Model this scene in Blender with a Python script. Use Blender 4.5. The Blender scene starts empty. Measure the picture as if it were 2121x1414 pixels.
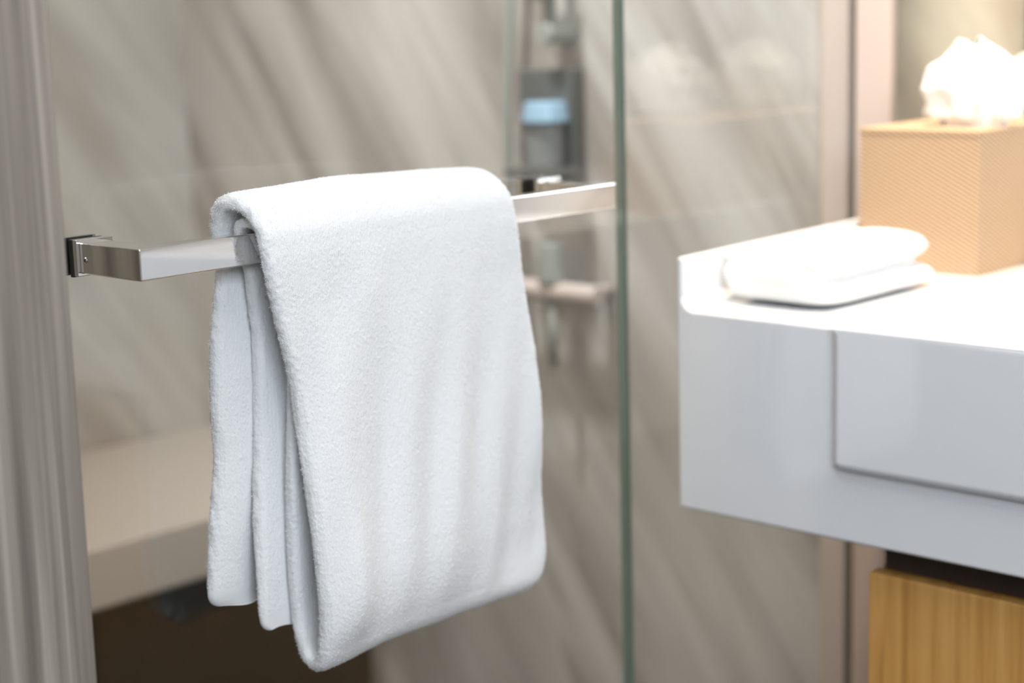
import bpy, bmesh, math, random
import numpy as np
from mathutils import Vector, Matrix, noise

random.seed(7)
scene = bpy.context.scene
COL = scene.collection

# ------------------------------------------------------------------ camera
cam_data = bpy.data.cameras.new('camera')
cam = bpy.data.objects.new('camera', cam_data)
COL.objects.link(cam)
_r = Vector((0.7339, 0.6787, -0.0273)).normalized()
_f = Vector((-0.6712, 0.7184, -0.1826)).normalized()
_u = _r.cross(_f).normalized()
_r = _f.cross(_u).normalized()
m = Matrix((_r, _u, -_f)).transposed().to_4x4()
m.translation = Vector((0, 0, 1.12))
cam.matrix_world = m
cam_data.sensor_width = 36.0
cam_data.lens = 3736.9 / 2121 * 36
cam_data.clip_start = 0.01
cam_data.dof.use_dof = True
cam_data.dof.focus_distance = 1.415
cam_data.dof.aperture_fstop = 63.4 / 22.0
cam_data.dof.aperture_blades = 9
scene.camera = cam

# ------------------------------------------------------------------ world, view
world = bpy.data.worlds.new('world')
scene.world = world
world.use_nodes = True
bg = world.node_tree.nodes['Background']
bg.inputs[0].default_value = (0.80, 0.90, 1.0, 1)
bg.inputs[1].default_value = 1.2
scene.view_settings.view_transform = 'Standard'
scene.view_settings.look = 'None'
scene.view_settings.gamma = 1
scene.view_settings.use_curve_mapping = False
scene.view_settings.exposure = 0.70

def area(name, loc, target, size, energy, color, size_y=None, spread=None):
    l = bpy.data.lights.new(name, 'AREA')
    l.energy = energy; l.color = color
    l.size = size
    if size_y: l.shape = 'RECTANGLE'; l.size_y = size_y
    if spread: l.spread = spread
    o = bpy.data.objects.new(name, l); COL.objects.link(o)
    o.location = loc
    d = Vector(target) - Vector(loc)
    o.rotation_euler = d.to_track_quat('-Z', 'Y').to_euler()
    return o

# ceiling panel of the bathroom, daylight in the window, added shower fill, warm downlight over the vanity
area('ceiling_light_lamp', (-0.15, 0.75, 2.46), (-0.15, 0.75, 0), 1.1, 14, (1.0, 0.98, 0.955))
area('window_daylight', (1.28, -0.45, 1.90), (-1.0, 0.5, 0.9), 1.3, 28, (0.82, 0.90, 1.0), 0.8)
area('shower_fill_light', (-1.75, 1.45, 2.46), (-1.75, 1.60, 0), 0.6, 3.5, (0.98, 0.98, 1.0))  # added fill light inside the shower, no fixture behind it
sp = bpy.data.lights.new('vanity_downlight_lamp', 'SPOT')
sp.energy = 95; sp.color = (1.0, 0.80, 0.56); sp.spot_size = math.radians(38); sp.spot_blend = 0.7; sp.shadow_soft_size = 0.05
so = bpy.data.objects.new('vanity_downlight_lamp', sp); COL.objects.link(so)
so.location = (-0.92, 1.52, 2.42)
so.rotation_euler = (Vector((-0.95, 1.74, 0.90)) - Vector(so.location)).to_track_quat('-Z', 'Y').to_euler()

sp2 = bpy.data.lights.new('mirror_warm_fill', 'SPOT')  # added spot, warms the shower wall that the mirror reflects
sp2.energy = 380; sp2.color = (1.0, 0.84, 0.62); sp2.spot_size = math.radians(42); sp2.spot_blend = 0.9; sp2.shadow_soft_size = 0.05
so2 = bpy.data.objects.new('mirror_warm_fill', sp2); COL.objects.link(so2)
so2.location = (-1.60, 0.75, 2.42)
so2.rotation_euler = (Vector((-1.64, 0.30, 1.20)) - Vector(so2.location)).to_track_quat('-Z', 'Y').to_euler()

sp3 = bpy.data.lights.new('far_wall_gradient_fill', 'SPOT')  # added spot, brightens the far wall high up so it fades downward
sp3.energy = 92; sp3.color = (0.98, 0.98, 1.0); sp3.spot_size = math.radians(75); sp3.spot_blend = 1.0; sp3.shadow_soft_size = 0.08
so3 = bpy.data.objects.new('far_wall_gradient_fill', sp3); COL.objects.link(so3)
so3.location = (-1.65, 1.25, 2.42)
so3.rotation_euler = (Vector((-1.60, 1.917, 1.45)) - Vector(so3.location)).to_track_quat('-Z', 'Y').to_euler()

# ------------------------------------------------------------------ materials
def newmat(name):
    mt = bpy.data.materials.new(name); mt.use_nodes = True
    nt = mt.node_tree
    return mt, nt, nt.nodes['Principled BSDF'], nt.nodes['Material Output']

def simple(name, col, rough=0.5, metal=0.0, **kw):
    mt, nt, b, o = newmat(name)
    b.inputs['Base Color'].default_value = (*col, 1)
    b.inputs['Roughness'].default_value = rough
    b.inputs['Metallic'].default_value = metal
    for k, v in kw.items():
        b.inputs[k.replace('_', ' ')].default_value = v
    return mt

def N(nt, typ, **kw):
    n = nt.nodes.new(typ)
    for k, v in kw.items():
        setattr(n, k, v)
    return n

def ramp(nt, stops):
    r = nt.nodes.new('ShaderNodeValToRGB')
    e = r.color_ramp.elements
    while len(e) > 1: e.remove(e[-1])
    e[0].position = stops[0][0]; e[0].color = (*stops[0][1], 1)
    for p, c in stops[1:]:
        x = e.new(p); x.color = (*c, 1)
    return r

def marble(name, axis, ang, light, mid, dark, seed=0.0):
    """polished stone with soft diagonal veins; axis = horizontal axis of the wall"""
    mt, nt, b, o = newmat(name)
    L = nt.links.new
    g = N(nt, 'ShaderNodeNewGeometry'); s = N(nt, 'ShaderNodeSeparateXYZ'); L(g.outputs['Position'], s.inputs[0])
    c = N(nt, 'ShaderNodeCombineXYZ')
    L(s.outputs[axis], c.inputs[0]); L(s.outputs[2], c.inputs[1]); c.inputs[2].default_value = seed
    mp = N(nt, 'ShaderNodeMapping', vector_type='POINT'); mp.inputs['Rotation'].default_value = (0, 0, ang)
    L(c.outputs[0], mp.inputs[0])
    def layer(sc, scale, det):
        m2 = N(nt, 'ShaderNodeMapping'); m2.inputs['Scale'].default_value = sc
        L(mp.outputs[0], m2.inputs[0])
        nz = N(nt, 'ShaderNodeTexNoise'); nz.inputs['Scale'].default_value = scale; nz.inputs['Detail'].default_value = det
        nz.inputs['Roughness'].default_value = 0.55; nz.inputs['Distortion'].default_value = 0.35
        L(m2.outputs[0], nz.inputs['Vector']); return nz
    a = layer((0.8, 5.6, 1), 1.7, 3); d = layer((1.3, 13, 1), 1.6, 2)
    r1 = ramp(nt, [(0.36, dark), (0.47, mid), (0.60, light)])
    L(a.outputs[0], r1.inputs[0])
    r2 = ramp(nt, [(0.36, (0.88, 0.87, 0.87)), (0.56, (1, 1, 1))])
    L(d.outputs[0], r2.inputs[0])
    mx = N(nt, 'ShaderNodeMix', data_type='RGBA', blend_type='MULTIPLY'); mx.inputs[0].default_value = 1
    L(r1.outputs[0], mx.inputs[6]); L(r2.outputs[0], mx.inputs[7])
    L(mx.outputs[2], b.inputs['Base Color'])
    b.inputs['Roughness'].default_value = 0.28
    return mt

M = {}
M['marble_far'] = marble('marble_far', 0, math.radians(56), (0.59, 0.56, 0.525), (0.49, 0.455, 0.42), (0.365, 0.325, 0.29))
M['marble_side'] = marble('marble_side', 1, math.radians(54), (0.61, 0.585, 0.54), (0.53, 0.50, 0.46), (0.44, 0.405, 0.365), 3.1)
M['wall_paint'] = simple('wall_paint', (0.74, 0.71, 0.67), 0.6)
M['ceiling_paint'] = simple('ceiling_paint', (0.85, 0.85, 0.84), 0.7)
M['floor_dark'] = simple('floor_dark', (0.017, 0.019, 0.021), 0.35)
M['trim_pink'] = simple('trim_pink', (0.58, 0.485, 0.44), 0.4)
M['chrome'] = simple('chrome', (0.86, 0.85, 0.84), 0.05, 1.0)
M['black_rubber'] = simple('black_rubber', (0.012, 0.013, 0.013), 0.35)
M['ceramic'] = simple('ceramic', (0.78, 0.795, 0.82), 0.07, IOR=1.8)
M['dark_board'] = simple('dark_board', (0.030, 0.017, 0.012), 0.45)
M['bench_stone'] = simple('bench_stone', (0.62, 0.545, 0.48), 0.35)
M['dark_grey'] = simple('dark_grey', (0.115, 0.118, 0.112), 0.45)
M['cap_blue'] = simple('cap_blue', (0.30, 0.46, 0.60), 0.25)
M['bottle_grey'] = simple('bottle_grey', (0.23, 0.235, 0.235), 0.3)
M['steel_rail'] = simple('steel_rail', (0.33, 0.34, 0.31), 0.4, 0.0)
M['mirror'] = simple('mirror', (0.93, 0.94, 0.93), 0.01, 1.0)
M['lamp_white'] = simple('lamp_white', (0.9, 0.9, 0.9), 0.4)
M['tissue'] = simple('tissue', (0.90, 0.89, 0.87), 0.8, Subsurface_Weight=0.0, Sheen_Weight=0.2)

def glass_mat():
    mt = bpy.data.materials.new('clear_glass'); mt.use_nodes = True
    nt = mt.node_tree; nt.nodes.clear(); L = nt.links.new
    out = N(nt, 'ShaderNodeOutputMaterial')
    tr = N(nt, 'ShaderNodeBsdfTransparent'); tr.inputs[0].default_value = (0.962, 0.975, 0.966, 1)
    gl = N(nt, 'ShaderNodeBsdfGlossy'); gl.inputs['Roughness'].default_value = 0.0
    g = N(nt, 'ShaderNodeNewGeometry')
    dt = N(nt, 'ShaderNodeVectorMath', operation='DOT_PRODUCT'); L(g.outputs['Incoming'], dt.inputs[0]); L(g.outputs['Normal'], dt.inputs[1])
    ab = N(nt, 'ShaderNodeMath', operation='ABSOLUTE'); L(dt.outputs['Value'], ab.inputs[0])
    om = N(nt, 'ShaderNodeMath', operation='SUBTRACT'); om.inputs[0].default_value = 1; L(ab.outputs[0], om.inputs[1])
    pw = N(nt, 'ShaderNodeMath', operation='POWER'); L(om.outputs[0], pw.inputs[0]); pw.inputs[1].default_value = 5
    ma = N(nt, 'ShaderNodeMath', operation='MULTIPLY_ADD'); L(pw.outputs[0], ma.inputs[0]); ma.inputs[1].default_value = 0.95; ma.inputs[2].default_value = 0.05
    mx = N(nt, 'ShaderNodeMixShader'); L(ma.outputs[0], mx.inputs[0]); L(tr.outputs[0], mx.inputs[1]); L(gl.outputs[0], mx.inputs[2])
    L(mx.outputs[0], out.inputs[0])
    return mt
M['glass'] = glass_mat()
M['glass_edge'] = simple('glass_edge', (0.175, 0.225, 0.185), 0.3)

def wood_post():
    mt, nt, b, o = newmat('grey_wood'); L = nt.links.new
    g = N(nt, 'ShaderNodeNewGeometry')
    mp = N(nt, 'ShaderNodeMapping'); mp.inputs['Scale'].default_value = (60, 62, 1.1); L(g.outputs['Position'], mp.inputs[0])
    nz = N(nt, 'ShaderNodeTexNoise'); nz.inputs['Scale'].default_value = 1.0; nz.inputs['Detail'].default_value = 4; nz.inputs['Roughness'].default_value = 0.5
    L(mp.outputs[0], nz.inputs['Vector'])
    r = ramp(nt, [(0.36, (0.155, 0.132, 0.116)), (0.49, (0.222, 0.193, 0.168)), (0.58, (0.315, 0.283, 0.243)), (0.70, (0.42, 0.38, 0.335))])
    L(nz.outputs[0], r.inputs[0])
    mp2 = N(nt, 'ShaderNodeMapping'); mp2.inputs['Scale'].default_value = (260, 300, 3); L(g.outputs['Position'], mp2.inputs[0])
    n2 = N(nt, 'ShaderNodeTexNoise'); n2.inputs['Scale'].default_value = 1.0; n2.inputs['Detail'].default_value = 2; L(mp2.outputs[0], n2.inputs['Vector'])
    r2 = ramp(nt, [(0.3, (0.86, 0.86, 0.86)), (0.7, (1.08, 1.08, 1.08))]); L(n2.outputs[0], r2.inputs[0])
    mx = N(nt, 'ShaderNodeMix', data_type='RGBA', blend_type='MULTIPLY'); mx.inputs[0].default_value = 1
    L(r.outputs[0], mx.inputs[6]); L(r2.outputs[0], mx.inputs[7]); L(mx.outputs[2], b.inputs['Base Color'])
    b.inputs['Roughness'].default_value = 0.45
    return mt
M['grey_wood'] = wood_post()

def oak():
    mt, nt, b, o = newmat('oak_veneer'); L = nt.links.new
    g = N(nt, 'ShaderNodeNewGeometry')
    mp = N(nt, 'ShaderNodeMapping'); mp.inputs['Scale'].default_value = (55, 55, 1.6); L(g.outputs['Position'], mp.inputs[0])
    nz = N(nt, 'ShaderNodeTexNoise'); nz.inputs['Scale'].default_value = 1.4; nz.inputs['Detail'].default_value = 6; nz.inputs['Distortion'].default_value = 0.6
    L(mp.outputs[0], nz.inputs['Vector'])
    r = ramp(nt, [(0.34, (0.47, 0.225, 0.055)), (0.5, (0.62, 0.32, 0.085)), (0.66, (0.72, 0.40, 0.125))])
    L(nz.outputs[0], r.inputs[0]); L(r.outputs[0], b.inputs['Base Color'])
    b.inputs['Roughness'].default_value = 0.4
    return mt
M['oak'] = oak()

def rattan():
    mt, nt, b, o = newmat('woven_rattan'); L = nt.links.new
    g = N(nt, 'ShaderNodeTexCoord')
    s = N(nt, 'ShaderNodeSeparateXYZ'); L(g.outputs['Object'], s.inputs[0])
    add = N(nt, 'ShaderNodeMath', operation='ADD'); L(s.outputs[0], add.inputs[0]); L(s.outputs[1], add.inputs[1])
    c = N(nt, 'ShaderNodeCombineXYZ'); L(add.outputs[0], c.inputs[0]); L(s.outputs[2], c.inputs[1])
    w1 = N(nt, 'ShaderNodeTexWave', wave_type='BANDS', bands_direction='DIAGONAL'); w1.inputs['Scale'].default_value = 73; w1.inputs['Distortion'].default_value = 0.8
    mp = N(nt, 'ShaderNodeMapping'); mp.inputs['Rotation'].default_value = (0, 0, math.radians(-9)); mp.inputs['Scale'].default_value = (1, 1.5, 1)
    L(c.outputs[0], mp.inputs[0]); L(mp.outputs[0], w1.inputs['Vector'])
    w2 = N(nt, 'ShaderNodeTexWave', wave_type='BANDS', bands_direction='X'); w2.inputs['Scale'].default_value = 240; L(c.outputs[0], w2.inputs['Vector'])
    r = ramp(nt, [(0.12, (0.29, 0.155, 0.065)), (0.5, (0.62, 0.41, 0.245)), (1, (0.80, 0.59, 0.40))])
    L(w1.outputs[0], r.inputs[0]); L(r.outputs[0], b.inputs['Base Color'])
    ad = N(nt, 'ShaderNodeMath', operation='ADD'); L(w1.outputs[0], ad.inputs[0]); L(w2.outputs[0], ad.inputs[1])
    bp = N(nt, 'ShaderNodeBump'); bp.inputs['Strength'].default_value = 0.5; bp.inputs['Distance'].default_value = 0.0008
    L(ad.outputs[0], bp.inputs['Height']); L(bp.outputs[0], b.inputs['Normal'])
    b.inputs['Roughness'].default_value = 0.55
    return mt
M['rattan'] = rattan()

def terry(name='white_terry', scale=1.0):
    mt, nt, b, o = newmat(name); L = nt.links.new
    b.inputs['Base Color'].default_value = (0.79, 0.80, 0.805, 1)
    b.inputs['Roughness'].default_value = 0.9
    b.inputs['Sheen Weight'].default_value = 0.35; b.inputs['Sheen Roughness'].default_value = 0.5
    g = N(nt, 'ShaderNodeTexCoord')
    mp = N(nt, 'ShaderNodeMapping'); mp.inputs['Scale'].default_value = (620, 680, 330); L(g.outputs['Object'], mp.inputs[0])
    nz = N(nt, 'ShaderNodeTexNoise'); nz.inputs['Scale'].default_value = 1.0; nz.inputs['Detail'].default_value = 2; L(mp.outputs[0], nz.inputs['Vector'])
    mp2 = N(nt, 'ShaderNodeMapping'); mp2.inputs['Scale'].default_value = (150, 150, 110); L(g.outputs['Object'], mp2.inputs[0])
    n2 = N(nt, 'ShaderNodeTexNoise'); n2.inputs['Scale'].default_value = 1.0; n2.inputs['Detail'].default_value = 4; L(mp2.outputs[0], n2.inputs['Vector'])
    ad = N(nt, 'ShaderNodeMath', operation='MULTIPLY_ADD'); L(n2.outputs[0], ad.inputs[0]); ad.inputs[1].default_value = 0.25; L(nz.outputs[0], ad.inputs[2])
    bp = N(nt, 'ShaderNodeBump'); bp.inputs['Strength'].default_value = 0.7; bp.inputs['Distance'].default_value = 0.0010
    L(ad.outputs[0], bp.inputs['Height']); L(bp.outputs[0], b.inputs['Normal'])
    return mt
M['terry'] = terry()
M['hem'] = simple('towel_hem', (0.79, 0.80, 0.805), 0.85, Sheen_Weight=0.2)

# ------------------------------------------------------------------ helpers
def add_box(bm, x0, x1, y0, y1, z0, z1, mat=0):
    vs = [bm.verts.new(p) for p in ((x0,y0,z0),(x1,y0,z0),(x1,y1,z0),(x0,y1,z0),(x0,y0,z1),(x1,y0,z1),(x1,y1,z1),(x0,y1,z1))]
    fs = []
    for q in ((0,3,2,1),(4,5,6,7),(0,1,5,4),(1,2,6,5),(2,3,7,6),(3,0,4,7)):
        f = bm.faces.new([vs[i] for i in q]); f.material_index = mat; fs.append(f)
    return vs, fs

def add_cyl(bm, p0, p1, r, n=24, r1=None):
    p0 = Vector(p0); p1 = Vector(p1); d = (p1 - p0).normalized()
    a = d.orthogonal().normalized(); b = d.cross(a)
    r1 = r if r1 is None else r1
    A = [bm.verts.new(p0 + (a*math.cos(t)+b*math.sin(t))*r) for t in [2*math.pi*i/n for i in range(n)]]
    B = [bm.verts.new(p1 + (a*math.cos(t)+b*math.sin(t))*r1) for t in [2*math.pi*i/n for i in range(n)]]
    for i in range(n):
        bm.faces.new((A[i], A[(i+1) % n], B[(i+1) % n], B[i]))
    bm.faces.new(A[::-1]); bm.faces.new(B)

def add_tube(bm, pts, r, n=12):
    pts = [Vector(p) for p in pts]; rings = []
    a = None
    for i, p in enumerate(pts):
        d = (pts[min(i+1, len(pts)-1)] - pts[max(i-1, 0)]).normalized()
        a = d.orthogonal().normalized() if a is None else (a - d*a.dot(d)).normalized()
        b = d.cross(a)
        rings.append([bm.verts.new(p + (a*math.cos(t)+b*math.sin(t))*r) for t in [2*math.pi*k/n for k in range(n)]])
    for A, B in zip(rings, rings[1:]):
        for i in range(n):
            bm.faces.new((A[i], A[(i+1) % n], B[(i+1) % n], B[i]))
    bm.faces.new(rings[0][::-1]); bm.faces.new(rings[-1])

def obj(name, bm, mats, parent=None, smooth=False, bevel=0, segs=3, angle=35, origin=None):
    bmesh.ops.recalc_face_normals(bm, faces=bm.faces)
    if origin is not None:
        bmesh.ops.translate(bm, verts=bm.verts, vec=-Vector(origin))
    me = bpy.data.meshes.new(name); bm.to_mesh(me); bm.free()
    o = bpy.data.objects.new(name, me); COL.objects.link(o)
    for mm in (mats if isinstance(mats, (list, tuple)) else [mats]):
        me.materials.append(mm)
    if origin is not None: o.location = origin
    if parent is not None:
        o.parent = parent
        o.matrix_parent_inverse = Matrix.Translation(-Vector(parent.location))
    if smooth:
        me.polygons.foreach_set('use_smooth', [True]*len(me.polygons))
    if bevel:
        md = o.modifiers.new('bevel', 'BEVEL'); md.width = bevel; md.segments = segs; md.limit_method = 'ANGLE'; md.angle_limit = math.radians(angle)
        md.harden_normals = False
        me.polygons.foreach_set('use_smooth', [True]*len(me.polygons))
        wn = o.modifiers.new('wn', 'WEIGHTED_NORMAL'); wn.keep_sharp = True
    return o

def box_obj(name, dims, mat, parent=None, **kw):
    bm = bmesh.new(); add_box(bm, *dims)
    return obj(name, bm, mat, parent, **kw)

def struct(o): o['kind'] = 'structure'; return o
def tag(o, label, cat, group=None):
    o['label'] = label; o['category'] = cat
    if group: o['group'] = group
    return o
def empty(name, loc):
    o = bpy.data.objects.new(name, None); o.empty_display_size = 0.05; COL.objects.link(o); o.location = loc
    return o
def freeze(o):
    """replace the object's mesh by its evaluated mesh"""
    bpy.context.view_layer.update()
    dg = bpy.context.evaluated_depsgraph_get()
    me = bpy.data.meshes.new_from_object(o.evaluated_get(dg))
    o.modifiers.clear(); o.data = me
    return o

G0, G1 = -1.207, -1.197          # glass slab
YW = 1.917                        # far wall
XL = -2.543                       # left wall of the shower

# ------------------------------------------------------------------ room shell
struct(box_obj('floor', (-2.65, 1.40, -1.70, 2.02, -0.10, 0.0), M['floor_dark']))
struct(box_obj('ceiling', (-2.65, 1.40, -1.70, 2.02, 2.48, 2.58), M['ceiling_paint']))
struct(box_obj('wall_far', (XL, 1.30, YW, YW+0.10, 0.0, 2.48), M['marble_far']))
struct(box_obj('wall_left', (XL-0.10, XL, 0.20, YW+0.10, 0.0, 2.48), M['marble_side']))
struct(box_obj('wall_shower', (XL, -1.40, 0.20, 0.30, 0.0, 2.48), M['marble_far']))
struct(box_obj('wall_back', (-1.05, 1.30, -1.70, -1.60, 0.0, 2.48), M['marble_far']))
# right wall with a window opening
bm = bmesh.new()
wy0, wy1, wz0, wz1 = -1.15, 0.25, 1.45, 2.35
add_box(bm, 1.30, 1.40, -1.70, wy0, 0, 2.48); add_box(bm, 1.30, 1.40, wy1, 2.02, 0, 2.48)
add_box(bm, 1.30, 1.40, wy0, wy1, 0, wz0); add_box(bm, 1.30, 1.40, wy0, wy1, wz1, 2.48)
struct(obj('wall_right', bm, M['wall_paint']))
bm = bmesh.new()
for b in ((wy0, wy0+0.04, wz0, wz1), (wy1-0.04, wy1, wz0, wz1), (wy0+0.04, wy1-0.04, wz0, wz0+0.04), (wy0+0.04, wy1-0.04, wz1-0.04, wz1)):
    add_box(bm, 1.32, 1.37, *b)
struct(obj('window_1', bm, M['lamp_white']))
# the grey wood-clad partition end at the left of the photo
struct(box_obj('wall_partition', (-1.40, -1.05, -1.70, 0.684, 0.0, 2.48), M['grey_wood'], bevel=0.0025))
struct(box_obj('trim_2', (-1.246, -1.2085, YW-0.012, YW, 0.0, 2.48), M['trim_pink'], bevel=0.001))
struct(box_obj('trim_1', (-1.196, -1.148, YW-0.014, YW, 0.0, 2.48), M['trim_pink'], bevel=0.001))

# ------------------------------------------------------------------ glass
def pane(name, y0, y1):
    bm = bmesh.new()
    vs, fs = add_box(bm, G0, G1, y0, y1, 0.012, 2.10)
    for i, f in enumerate(fs):
        f.material_index = 0 if i in (3, 5) else 1
    return obj(name, bm, [M['glass'], M['glass_edge']])
tag(pane('glass_panel', 0.688, 1.457), 'large clear glass shower panel carrying the chrome towel bar', 'glass panel')
tag(pane('glass_panel', 1.463, 1.915), 'narrow clear glass shower panel right of the green edge seam', 'glass panel')

# ------------------------------------------------------------------ towel bar
tr = tag(empty('towel_bar', (G1, 0.785, 0.925)), 'polished chrome towel bar mounted on the glass shower panel', 'towel bar')
BZ0, BZ1 = 0.9255, 0.9500
def rail_mesh():
    bm = bmesh.new()
    pl = [(-1.188, 0.785), (-1.110, 0.785), (-1.110, 1.341), (-1.188, 1.341), (-1.188, 1.318), (-1.125, 1.318), (-1.125, 0.808), (-1.188, 0.808)]
    lo = [bm.verts.new((x, y, BZ0)) for x, y in pl]; hi = [bm.verts.new((x, y, BZ1)) for x, y in pl]
    bm.faces.new(lo[::-1]); bm.faces.new(hi)
    for i in range(8):
        bm.faces.new((lo[i], lo[(i+1) % 8], hi[(i+1) % 8], hi[i]))
    return bm
obj('rail', rail_mesh(), M['chrome'], tr, bevel=0.0013)
for y0, y1 in ((0.785, 0.808), (1.318, 1.341)):
    box_obj('flange', (-1.1925, -1.1875, y0-0.003, y0+0.031, BZ0-0.002, BZ1+0.002), M['chrome'], tr, bevel=0.0006)
    box_obj('flange', (-1.2165, -1.2105, y0-0.003, y0+0.031, BZ0-0.002, BZ1+0.002), M['chrome'], tr, bevel=0.0006)
    box_obj('gasket', (-1.1970, -1.1930, y0-0.0036, y0+0.026, BZ0-0.0030, BZ1+0.0020), M['black_rubber'], tr, bevel=0.0006)
    box_obj('gasket', (-1.2105, -1.2070, y0-0.0036, y0+0.026, BZ0-0.0030, BZ1+0.0020), M['black_rubber'], tr, bevel=0.0006)
bm = bmesh.new()
add_cyl(bm, (-1.180, 0.7852, 0.9365), (-1.180, 0.7843, 0.9365), 0.0024, 24, 0.0018)
sc = obj('screw', bm, M['chrome'], tr, smooth=False)
bm = bmesh.new()
add_cyl(bm, (-1.180, 0.7843, 0.9365), (-1.180, 0.7840, 0.9365), 0.0013, 6)
o = obj('socket', bm, M['black_rubber'], tr)

# ------------------------------------------------------------------ hanging towel
def interp(tab, x):
    a = np.array(sorted(tab)); return np.interp(x, a[:, 0], a[:, 1])
def smooth1(a, k):
    pad = np.pad(a, (k, k), mode='edge'); ker = np.hanning(2*k+3)[1:-1]; ker /= ker.sum()
    return np.convolve(pad, ker, mode='same')[k:-k]

rng = np.random.default_rng(11)
def vnoise(shape_pts, seed):
    """cheap smooth value noise on 2-D points (N,2)"""
    r = np.random.default_rng(seed); T = r.random((256, 256))
    p = np.floor(shape_pts).astype(int); f = shape_pts - p; f = f*f*(3-2*f)
    x0 = p[:, 0] % 256; x1 = (p[:, 0]+1) % 256; y0 = p[:, 1] % 256; y1 = (p[:, 1]+1) % 256
    return ((T[x0, y0]*(1-f[:, 0])+T[x1, y0]*f[:, 0])*(1-f[:, 1]) + (T[x0, y1]*(1-f[:, 0])+T[x1, y1]*f[:, 0])*f[:, 1])*2-1

def build_towel():
    DS = 0.0014
    # control path of the ply centre (X, Z, half thickness)
    P = [(-1.1630, 0.634, .0035), (-1.1620, 0.650, .0050), (-1.1610, 0.70, .0065), (-1.1590, 0.80, .0065), (-1.1550, 0.88, .0062), (-1.1510, 0.930, .0060)]
    # outer arch
    for k in range(1, 12):
        t = math.pi*(1-k/12); P.append((-1.1225+0.0290*math.cos(t), 0.9420+0.0320*math.sin(t), .0062))
    P += [(-1.0935, 0.930, .0063), (-1.0935, 0.88, .0065), (-1.0930, 0.80, .0068), (-1.0915, 0.72, .0070), (-1.0905, 0.65, .0072), (-1.0915, 0.612, .0070)]
    for k in range(0, 9):
        t = -math.pi*k/8; P.append((-1.1045+0.0125*math.cos(t), 0.5985+0.0135*math.sin(t), .0062))
    P += [(-1.1185, 0.62, .0062), (-1.1190, 0.70, .0062), (-1.1170, 0.80, .0058), (-1.1120, 0.87, .0052), (-1.1065, 0.905, .0045), (-1.1048, 0.93, .0040), (-1.1048, 0.948, .0040)]
    for k in range(1, 8):
        t = math.pi*k/8; P.append((-1.1185+0.0137*math.cos(t), 0.9500+0.0080*math.sin(t), .0042))
    P += [(-1.1320, 0.945, .0045), (-1.1330, 0.920, .0055), (-1.1360, 0.88, .0062), (-1.1385, 0.80, .0066), (-1.1390, 0.70, .0066), (-1.1380, 0.63, .0050), (-1.1375, 0.612, .0034)]
    P = np.array(P)
    seg = np.r_[0, np.cumsum(np.linalg.norm(np.diff(P[:, :2], axis=0), axis=1))]
    n = int(seg[-1]/DS)
    s = np.linspace(0, seg[-1], n)
    X = np.interp(s, seg, P[:, 0]); Z = np.interp(s, seg, P[:, 1]); T = np.interp(s, seg, P[:, 2])
    X = smooth1(X, 4); Z = smooth1(Z, 4); T = smooth1(T, 8)
    # regions by arc length
    iArchTop = int(np.argmin(np.abs(s - seg[11])))
    sb = seg[np.argmin(np.where(np.arange(len(P)) > 16, P[:, 1], 9))]   # bottom of the front fold
    s_in_top = seg[-11]
    # left edge Y
    YL = np.zeros(n)
    back = interp([(.634, .871), (.647, .869), (.704, .874), (.763, .882), (.804, .879), (.863, .881), (.915, .889), (.95, .885), (.976, .876)], Z)
    front = interp([(.56, .926), (.60, .9225), (.626, .9225), (.705, .9205), (.7855, .9190), (.826, .9150), (.871, .9030), (.915, .8915), (.93, .889), (.965, .884), (.976, .877)], Z)
    inner_f = interp([(.57, .931), (.598, .925), (.657, .922), (.74, .9225), (.82, .926), (.871, .920), (.915, .912), (.95, .893)], Z)
    inner_b = interp([(.609, .904), (.622, .899), (.701, .9015), (.781, .909), (.861, .911), (.916, .903), (.945, .894), (.96, .890)], Z)
    kb = s < s[iArchTop]; kf = (s >= s[iArchTop]) & (s < sb); ki = (s >= sb) & (s < s_in_top); kj = s >= s_in_top
    YL[kb] = back[kb]; YL[kf] = front[kf]; YL[ki] = inner_f[ki]; YL[kj] = inner_b[kj]
    YL = smooth1(YL, 14)
    for ss in (s, s[-1]-s): YL = YL + 0.0055*np.clip(1-ss/0.011, 0, 1)**2
    YR = np.zeros(n)
    right = interp([(.57, 1.190), (.583, 1.1955), (.595, 1.2045), (.62, 1.2075), (.707, 1.2067), (.822, 1.1976), (.903, 1.1844), (.957, 1.1730), (.976, 1.166)], Z)
    YR[:] = right
    YR[ki | kj] -= 0.006
    YR = smooth1(YR, 14)
    # normals
    dX = np.gradient(X); dZ = np.gradient(Z); ln = np.hypot(dX, dZ); tx, tz = dX/ln, dZ/ln
    nx, nz = -tz, tx      # left of travel
    # make it point outward (away from bar) for the outer ply
    if nx[iArchTop]*0 + nz[iArchTop] < 0: nx, nz = -nx, -nz
    nv = int(0.30/DS); ncap = 9
    # one half ring: front side v 0..1 then right cap, back side, left cap
    rows = []
    ring_v = []; ring_side = []; ring_off = []
    for i in range(nv): ring_v.append((i+0.5)/nv); ring_side.append(1.0); ring_off.append(0.0)
    for k in range(1, ncap+1):
        a = math.pi*k/(ncap+1); ring_v.append(1.0); ring_side.append(math.cos(a)); ring_off.append(math.sin(a))
    for i in range(nv): ring_v.append(1-(i+0.5)/nv); ring_side.append(-1.0); ring_off.append(0.0)
    for k in range(1, ncap+1):
        a = math.pi*k/(ncap+1); ring_v.append(0.0); ring_side.append(-math.cos(a)); ring_off.append(-math.sin(a))
    rv = np.array(ring_v); rs = np.array(ring_side); ro = np.array(ring_off)
    m_ = len(rv)
    V = np.broadcast_to(rv, (n, m_)); S = np.broadcast_to(rs, (n, m_)); O = np.broadcast_to(ro, (n, m_))
    Tn = T[:, None]
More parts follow.
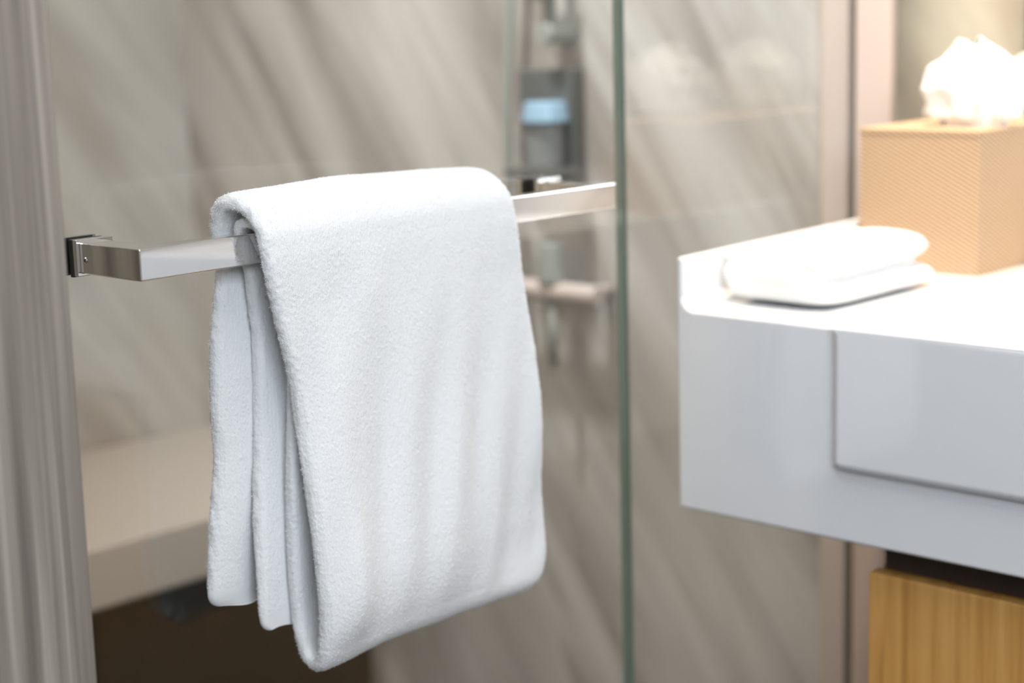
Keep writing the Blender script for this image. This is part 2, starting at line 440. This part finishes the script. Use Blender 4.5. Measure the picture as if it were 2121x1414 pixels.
    y0 = YL[:, None] + Tn*1.0; y1 = YR[:, None] - Tn*1.0
    Y = y0 + (y1-y0)*V + O*Tn
    SS = np.broadcast_to(s[:, None], (n, m_))
    # long-wave drape
    down = np.clip((0.955 - Z)/0.28, 0, 1)[:, None]
    amp = 0.0020 + 0.0120*down
    q = np.stack([(Y*16 + (0.95-Z[:, None])*3.4).ravel(), (Z[:, None]*3.2 + 0*Y).ravel()], 1)
    q2 = np.stack([(Y*34 + (0.95-Z[:, None])*5.5).ravel(), (Z[:, None]*6.5 + 0*Y).ravel() + 9], 1)
    w = (vnoise(q, 5)*0.95 + vnoise(q2, 8)*0.42).reshape(n, m_)*amp
    # a firm rounded ridge just inside the front left fold, soft valley behind it
    e = Y - YL[:, None]
    w_front = 0.0045*np.exp(-((e-0.034)/0.014)**2) - 0.0055*np.exp(-((e-0.078)/0.020)**2) - 0.0016*np.exp(-(e/0.010)**2)
    foldw = np.exp(-((SS - sb)/0.035)**2)
    w = (w + np.where(kf[:, None], w_front*down, 0))*(1-0.9*foldw)
    # fullness along the bottom fold
    er = YR[:, None] - Y
    w = w + np.where(kf[:, None], -0.0030*down*np.exp(-(er/0.016)**2), 0)
    inner = (ki | kj)[:, None]
    w = np.where(inner, w*0.35, w)
    kbk = kb[:, None]
    w = np.where(kbk, w*0.5, w)
    # pleats at the left side of the two back plies
    pb = np.where(kb[:, None] , -0.0055*np.sin(np.clip(e/0.050, 0, 1)*math.pi)*np.clip((0.93-Z)/0.1, 0, 1)[:, None], 0)
    w = w + pb
    # limit near the bar so the cloth never sinks into it
    near = np.clip(np.abs(Z-0.94)/0.05, 0.12, 1)[:, None]
    w = w*near
    # outward sign differs: for the back part 'outward' is -X
    Hx = X[:, None] + nx[:, None]*(S*Tn + w); Hz = Z[:, None] + nz[:, None]*(S*Tn + w)
    # uneven bottom outline of the front fold (z shift grows to the fold)
    fold = np.exp(-((SS - sb)/0.10)**2)
    zt = interp([(.88, -.001), (.92, 0), (.935, .0005), (.95, .0015), (.98, .0035), (1.0, .0052), (1.04, .0055), (1.10, .0045), (1.16, .0020), (1.19, .0005), (1.205, .004)], Y.ravel()).reshape(Y.shape)
    Hz = Hz + fold*zt
    # hems not level
    hb = np.exp(-(SS/0.12)**2); Hz = Hz - hb*0.10*(Y-0.88)*0.25 + hb*0.0020*np.sin(Y*95)
    hj = np.exp(-((SS - s[-1])/0.12)**2); Hz = Hz + hj*0.0020*np.sin(Y*110+1.1)
    # height of the arch varies along the bar
    top = np.clip((Z-0.955)/0.02, 0, 1)[:, None]*(~inner)
    Hz = Hz + top*interp([(.87, .0000), (.89, .003), (.93, .0045), (.98, .0065), (1.05, .0045), (1.12, .0022), (1.15, .0010), (1.175, -.003)], Y.ravel()).reshape(Y.shape)
    # terry pile: rows of loops
    pile = (rng.random((n, m_))-0.5)*0.00045
    rows_ = np.sin(Y*2*math.pi/0.0031 + 2.2*vnoise(np.stack([(Y*60).ravel(), (SS*40).ravel()], 1), 21).reshape(n, m_))*0.00030
    hemmask = ((SS < 0.016) | (SS > s[-1]-0.016))
    d = np.where(hemmask, 0.0, pile + rows_)
    # direction of pile: ring normal
    ca = S; sa = O
    Hx += nx[:, None]*ca*d; Hz += nz[:, None]*ca*d; Y = Y + np.sign(O)*np.abs(sa)*d*1.6
    co = np.stack([Hx, Y, Hz], -1).reshape(-1, 3)
    idx = np.arange(n*m_).reshape(n, m_)
    a = idx[:-1]; b = idx[1:]
    quads = np.stack([a, np.roll(a, -1, 1), np.roll(b, -1, 1), b], -1).reshape(-1, 4)
    qmat = np.zeros((n-1, m_), int); qmat[(s[:-1] < 0.016) | (s[:-1] > s[-1]-0.016), :] = 1
    # end caps
    half = nv
    caps = []
    for r in (0, n-1):
        R = idx[r]
        top_ = list(R[:nv]); bot_ = list(R[nv+ncap:nv+ncap+nv])[::-1]
        for i in range(nv-1):
            caps.append((top_[i], top_[i+1], bot_[i+1], bot_[i]))
    caps = np.array(caps)
    # fuzz: tiny loops standing out of the pile
    C3 = co.reshape(n, m_, 3)
    gs = np.gradient(C3, axis=0); gr = np.roll(C3, -3, 1) - np.roll(C3, 3, 1)
    nr = np.cross(gs, gr); nr /= (np.linalg.norm(nr, axis=2, keepdims=True)+1e-12)
    out = np.stack([np.broadcast_to(nx[:, None], (n, m_))*S, O, np.broadcast_to(nz[:, None], (n, m_))*S], -1)
    sg = np.sign((nr*out).sum(2, keepdims=True)); sg[sg == 0] = 1; nr = nr*sg
    dens = np.full((n, m_), 0.07); dens[:, nv:nv+ncap] = 0.25; dens[:, 2*nv+ncap:] = 0.9
    dens[:, :14] = 0.30
    dens[(s < 0.016) | (s > s[-1]-0.016), :] = 0
    pick = rng.random((n, m_)) < dens
    base = C3[pick]; nn = nr[pick]; k = len(base)
    L_ = (0.0007 + 0.0010*rng.random(k))[:, None]
    jit = rng.normal(size=(k, 3))*0.45
    dirv = nn + jit; dirv[:, 2] -= 0.25; dirv /= np.linalg.norm(dirv, axis=1, keepdims=True)
    side = np.cross(dirv, rng.normal(size=(k, 3))); side /= np.linalg.norm(side, axis=1, keepdims=True)
    tri = np.stack([base - side*0.00028 - nn*0.0003, base + side*0.00028 - nn*0.0003, base + dirv*L_], 1).reshape(-1, 3)
    allco = np.concatenate([co, tri]); nb = len(co)
    tf = np.arange(nb, nb+3*k)
    me = bpy.data.meshes.new('bath_towel')
    me.vertices.add(len(allco)); me.vertices.foreach_set('co', allco.ravel())
    qa = np.concatenate([quads, caps])
    me.loops.add(len(qa)*4 + len(tf)); me.loops.foreach_set('vertex_index', np.concatenate([qa.ravel(), tf]).astype(np.int32))
    starts = np.concatenate([np.arange(len(qa))*4, len(qa)*4 + np.arange(k)*3]).astype(np.int32)
    me.polygons.add(len(starts)); me.polygons.foreach_set('loop_start', starts)
    mi = np.concatenate([qmat.ravel(), np.ones(len(caps), int), np.zeros(k, int)]).astype(np.int32)
    me.materials.append(M['terry']); me.materials.append(M['hem'])
    me.polygons.foreach_set('material_index', mi)
    me.polygons.foreach_set('use_smooth', np.ones(len(starts), bool))
    me.update(calc_edges=True); me.validate()
    o = bpy.data.objects.new('towel', me); COL.objects.link(o)
    return o
tw = build_towel()
tag(tw, 'white terry towel draped in folds over the chrome towel bar', 'towel')

# ------------------------------------------------------------------ washbasin counter
CZ = 0.821; CB = 0.618; CY = 1.398
def counter():
    bm = bmesh.new()
    prof = [(-1.082, CB), (-1.082, CZ+0.052), (-1.0755, CZ+0.052)]
    r = 0.014
    for k in range(0, 9):
        t = math.pi + (math.pi/2)*k/8
        prof.append((-1.0755 + r + r*math.cos(t), CZ + r + r*math.sin(t)))
    prof += [(-0.20, CZ), (-0.20, CB)]
    f = [bm.verts.new((x, CY, z)) for x, z in prof]
    b = [bm.verts.new((x - (0.028 if x < -1.0 else 0), YW, z)) for x, z in prof]
    bm.faces.new(f); bm.faces.new(b[::-1])
    for i in range(len(prof)):
        j = (i+1) % len(prof); bm.faces.new((f[i], b[i], b[j], f[j]))
    o = obj('washbasin_counter', bm, M['ceramic'], bevel=0.004, angle=50)
    bm = bmesh.new(); add_box(bm, -0.890, -0.30, 1.30, 1.76, CZ-0.130, CZ+0.05)
    c = obj('cut', bm, M['ceramic'])
    md = o.modifiers.new('b', 'BOOLEAN'); md.operation = 'DIFFERENCE'; md.object = c; md.solver = 'EXACT'
    o.modifiers.move(2, 1)
    freeze(o); bpy.data.objects.remove(c)
    return o
ct = tag(counter(), 'glossy white washbasin counter block with raised left rim beside the glass', 'washbasin')
def basin():
    bm = bmesh.new()
    vs, fs = add_box(bm, -0.8965, -0.2935, 1.388, 1.7605, CZ-0.1335, CZ+0.0015)
    top = fs[1]
    r = bmesh.ops.inset_region(bm, faces=[top], thickness=0.022, depth=0)
    ext = bmesh.ops.extrude_discrete_faces(bm, faces=[top])
    ff = ext['faces'][0]
    cen = ff.calc_center_median()
    for v in ff.verts:
        v.co.z -= 0.105; v.co.x = cen.x + (v.co.x-cen.x)*0.82; v.co.y = cen.y + (v.co.y-cen.y)*0.78
    return obj('basin', bm, M['ceramic'], ct, bevel=0.009, segs=5)
basin()

# wooden cabinet below
cab = tag(empty('vanity_cabinet', (-0.54, 1.66, 0)), 'light oak vanity cabinet under the white washbasin', 'cabinet')
bm = bmesh.new(); add_box(bm, -0.876, -0.20, 1.448, 1.90, 0.10, 0.5855)
obj('body', bm, M['oak'], cab, bevel=0.0015)
box_obj('door_panel', (-0.879, -0.20, 1.428, 1.4465, 0.12, 0.5830), M['oak'], cab, bevel=0.0015)
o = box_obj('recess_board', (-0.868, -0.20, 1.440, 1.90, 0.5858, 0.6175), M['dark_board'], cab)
o['label'] = 'dark recessed strip under the basin'
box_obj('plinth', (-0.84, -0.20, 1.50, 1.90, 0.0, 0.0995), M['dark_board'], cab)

# ------------------------------------------------------------------ mirror
mir = tag(empty('wall_mirror', (-0.6, YW, 1.30)), 'frameless wall mirror behind the tissue box', 'mirror')
box_obj('mirror_glass', (-1.146, -0.50, YW-0.008, YW-0.001, 0.90, 2.05), M['mirror'], mir)

# ------------------------------------------------------------------ tissue box
BX0, BX1, BY0, BY1, BH = -1.0875, -0.941, 1.742, 1.893, 0.1555
tb = tag(empty('tissue_box', ((BX0+BX1)/2, (BY0+BY1)/2, CZ)), 'tan woven tissue box cover on the white counter by the mirror', 'tissue box')
def slotted(bm, x0, x1, y0, y1, z0, z1, rx, ry, nn=32):
    cx, cy = (x0+x1)/2, (y0+y1)/2
    def sq(t):
        c, s_ = math.cos(t), math.sin(t); k = 1/max(abs(c), abs(s_)); return cx + c*k*(x1-x0)/2, cy + s_*k*(y1-y0)/2
    rings = []
    for z, inner in ((z0, 0), (z1, 0), (z1, 1), (z0, 1)):
        R = []
        for i in range(nn):
            t = 2*math.pi*i/nn + math.pi/4
            if inner: R.append(bm.verts.new((cx+rx*math.cos(t), cy+ry*math.sin(t), z)))
            else: R.append(bm.verts.new((*sq(t), z)))
        rings.append(R)
    for k in range(4):
        A, B = rings[k], rings[(k+1) % 4]
        for i in range(nn):
            bm.faces.new((A[i], A[(i+1) % nn], B[(i+1) % nn], B[i]))
bm = bmesh.new()
t_ = 0.004
add_box(bm, BX0, BX1, BY0, BY0+t_, CZ+0.0005, CZ+BH-0.006); add_box(bm, BX0, BX1, BY1-t_, BY1, CZ+0.0005, CZ+BH-0.006)
add_box(bm, BX0, BX0+t_, BY0+t_, BY1-t_, CZ+0.0005, CZ+BH-0.006); add_box(bm, BX1-t_, BX1, BY0+t_, BY1-t_, CZ+0.0005, CZ+BH-0.006)
obj('sides', bm, M['rattan'], tb)
bm = bmesh.new(); slotted(bm, BX0-0.0008, BX1+0.0008, BY0-0.0008, BY1+0.0008, CZ+BH-0.006, CZ+BH, 0.045, 0.020)
obj('lid', bm, M['rattan'], tb, bevel=0.001)

def tissue():
    bm = bmesh.new(); cx, cy, z0 = -0.990, 1.814, CZ+BH-0.012
    na, nh = 72, 30; H = 0.104
    rings = []
    for j in range(nh+1):
        h = j/nh; R = []
        for i in range(na):
            t = 2*math.pi*i/na
            ct_ = math.cos(t)
            hh = [0, .2, .5, .72, .80, .90, 1]
            eL = float(np.interp(h, hh, [.036, .051, .055, .047, .030, .018, .010]))
            eR = float(np.interp(h, hh, [.034, .043, .050, .046, .035, .023, .010]))
            env = eL*(0.5-0.5*ct_) + eR*(0.5+0.5*ct_)
            fold = 1 + 0.13*math.sin(3*t+0.6+h*1.6) + 0.12*math.sin(7*t-h*4.5) + 0.07*math.sin(12*t+h*9)
            rx = env*1.10*fold; ry = env*0.50*fold
            if h < 0.17: rx = min(rx, 0.040); ry = min(ry, 0.017)
            leanx = 0.003*math.sin(h*3.0) - 0.003*h
            zz = z0 + H*h*(1 + 0.05*math.sin(2*t+0.5))
            # shoulder on the left
            if math.cos(t) < -0.2 and h > 0.55: zz -= 0.004*(-math.cos(t)-0.2)*(h-0.55)/0.45
            nvec = 1.6*noise.noise(Vector((math.cos(t)*2.6, math.sin(t)*2.6, h*5)))
            R.append(bm.verts.new((cx + leanx + (rx+0.004*nvec)*math.cos(t), cy + (ry+0.003*nvec)*math.sin(t), zz)))
        rings.append(R)
    for A, B in zip(rings, rings[1:]):
        for i in range(na):
            bm.faces.new((A[i], A[(i+1) % na], B[(i+1) % na], B[i]))
    o = obj('tissue', bm, M['tissue'], None, smooth=True)
    md = o.modifiers.new('s', 'SOLIDIFY'); md.thickness = 0.0006
    return o
tag(tissue(), 'crumpled white tissue pulled up out of the tan box', 'tissue')

# ------------------------------------------------------------------ folded towel on the counter
def folded():
    bm = bmesh.new()
    def slab(x0, x1, y0, y1, z0, z1, seed, bulge):
        nx_, ny_, p = 44, 60, 4.0
        cx, cy, cz = (x0+x1)/2, (y0+y1)/2, (z0+z1)/2
        hx, hy, hz = (x1-x0)/2, (y1-y0)/2, (z1-z0)/2
        for sgn in (1, -1):
            g = []
            for i in range(nx_+1):
                row = []
                for j in range(ny_+1):
                    u = -math.cos(math.pi*i/nx_); v = -math.cos(math.pi*j/ny_)
                    # map square to rounded square
                    kx = (abs(u)**9); ky = (abs(v)**9)
                    hgt = max(0, 1-(abs(u)**7))**0.5 * max(0, 1-(abs(v)**7))**0.5
                    cr = 1 - 0.06*(abs(u)*abs(v))**4
                    x = cx + hx*u*cr; y = cy + hy*v*cr
                    nz_ = noise.noise(Vector((x*26, y*26, seed)))*0.0035 + noise.noise(Vector((x*60, y*60, seed+4)))*0.0012
                    z = cz + sgn*hz*hgt + (nz_ + bulge*math.sin(u*3.4+0.7)*math.cos(v*2.2))*hgt*(1 if sgn > 0 else 0.2)
                    row.append((x, y, z))
                g.append(row)
            V = [[bm.verts.new(c) for c in row] for row in g]
            for i in range(nx_):
                for j in range(ny_):
                    bm.faces.new((V[i][j], V[i+1][j], V[i+1][j+1], V[i][j+1]))
    slab(-1.072, -0.946, 1.458, 1.672, CZ+0.0008, CZ+0.0262, 1.0, 0.0)
    slab(-1.072, -0.959, 1.451, 1.655, CZ+0.0030, CZ+0.0540, 3.0, 0.0010)
    slab(-1.072, -0.951, 1.456, 1.668, CZ+0.0270, CZ+0.0590, 7.0, 0.0034)
    bmesh.ops.remove_doubles(bm, verts=bm.verts, dist=0.0001)
    return obj('folded_towel', bm, M['terry'], None, smooth=True)
tag(folded(), 'white towel folded flat on the counter in front of the tissue box', 'towel')

# ------------------------------------------------------------------ shower bench and fittings
bz0, bz1 = 0.31, 0.40
be = tag(empty('shower_bench', (-2.30, 1.11, 0.0)), 'beige stone bench along the shower wall, low behind the glass', 'bench')
box_obj('bench_top', (XL+0.001, -2.05, 0.305, YW-0.001, 0.315, 0.405), M['bench_stone'], be, bevel=0.006)
o = box_obj('bench_dark_fill', (XL+0.001, -2.13, 0.305, YW-0.001, 0.0, 0.3145), M['floor_dark'], be)  # block added to keep the space under the bench top dark
o['label'] = 'black recessed block added to darken the space under the bench'

ds = tag(empty('soap_dispenser', (-1.67, YW, 0.88)), 'dark grey dispenser with a pale blue cap on the marble shower wall', 'dispenser')
box_obj('housing', (-1.738, -1.640, YW-0.030, YW, 0.868, 1.033), M['dark_grey'], ds, bevel=0.004)
bm = bmesh.new(); add_cyl(bm, (-1.668, YW-0.056, 0.900), (-1.668, YW-0.056, 0.962), 0.026, 32)
bt = obj('bottle', bm, M['bottle_grey'], ds, bevel=0.003)
bm = bmesh.new(); add_cyl(bm, (-1.664, YW-0.056, 0.9622), (-1.664, YW-0.056, 0.990), 0.034, 32, 0.029)
cp = obj('cap', bm, M['cap_blue'], ds, bevel=0.003); cp['label'] = 'pale blue cap'
box_obj('tray', (-1.716, -1.626, YW-0.088, YW-0.030, 0.888, 0.8995), M['dark_grey'], ds, bevel=0.002)

rl = tag(empty('shower_rail', (-1.662, YW, 1.07)), 'slim grey shower rail rising above the dark dispenser', 'shower rail')
bm = bmesh.new(); add_cyl(bm, (-1.662, YW-0.045, 1.072), (-1.662, YW-0.045, 1.95), 0.009, 20); obj('pole', bm, M['steel_rail'], rl, smooth=True)
for z in (1.082, 1.93):
    bm = bmesh.new(); add_cyl(bm, (-1.662, YW-0.060, z), (-1.662, YW, z), 0.0145, 24); obj('bracket', bm, M['steel_rail'], rl, bevel=0.002)
bm = bmesh.new(); add_cyl(bm, (-1.662, YW-0.075, 1.145), (-1.662, YW-0.030, 1.165), 0.021, 24); obj('slider', bm, M['steel_rail'], rl, bevel=0.002)

mx_ = tag(empty('shower_mixer', (-1.64, YW, 0.725)), 'pale shower mixer bar with grey knob seen faintly through glass', 'shower mixer')
bm = bmesh.new(); add_cyl(bm, (-1.735, YW-0.055, 0.727), (-1.575, YW-0.055, 0.727), 0.014, 24); obj('body', bm, M['trim_pink'], mx_, bevel=0.002)
for x in (-1.715, -1.60):
    bm = bmesh.new(); add_cyl(bm, (x, YW-0.055, 0.727), (x, YW, 0.727), 0.009, 20); obj('inlet', bm, M['trim_pink'], mx_, smooth=True)
bm = bmesh.new(); add_cyl(bm, (-1.660, YW-0.055, 0.740), (-1.660, YW-0.055, 0.795), 0.020, 24, 0.017); obj('knob', bm, M['steel_rail'], mx_, bevel=0.003)
bm = bmesh.new(); add_cyl(bm, (-1.660, YW-0.055, 0.714), (-1.660, YW-0.055, 0.62), 0.006, 20); obj('outlet', bm, M['steel_rail'], mx_, smooth=True)

hs = bmesh.new()
pts = []
for k in range(40):
    t = k/39
    pts.append((-1.742 - 0.012*math.sin(t*5), YW-0.028 - 0.01*math.sin(t*math.pi), 0.66 + t*0.75))
add_tube(hs, pts, 0.0065, 12)
tag(obj('shower_hose', hs, M['steel_rail'], None, smooth=True), 'thin grey shower hose hanging left of the dark dispenser', 'hose')
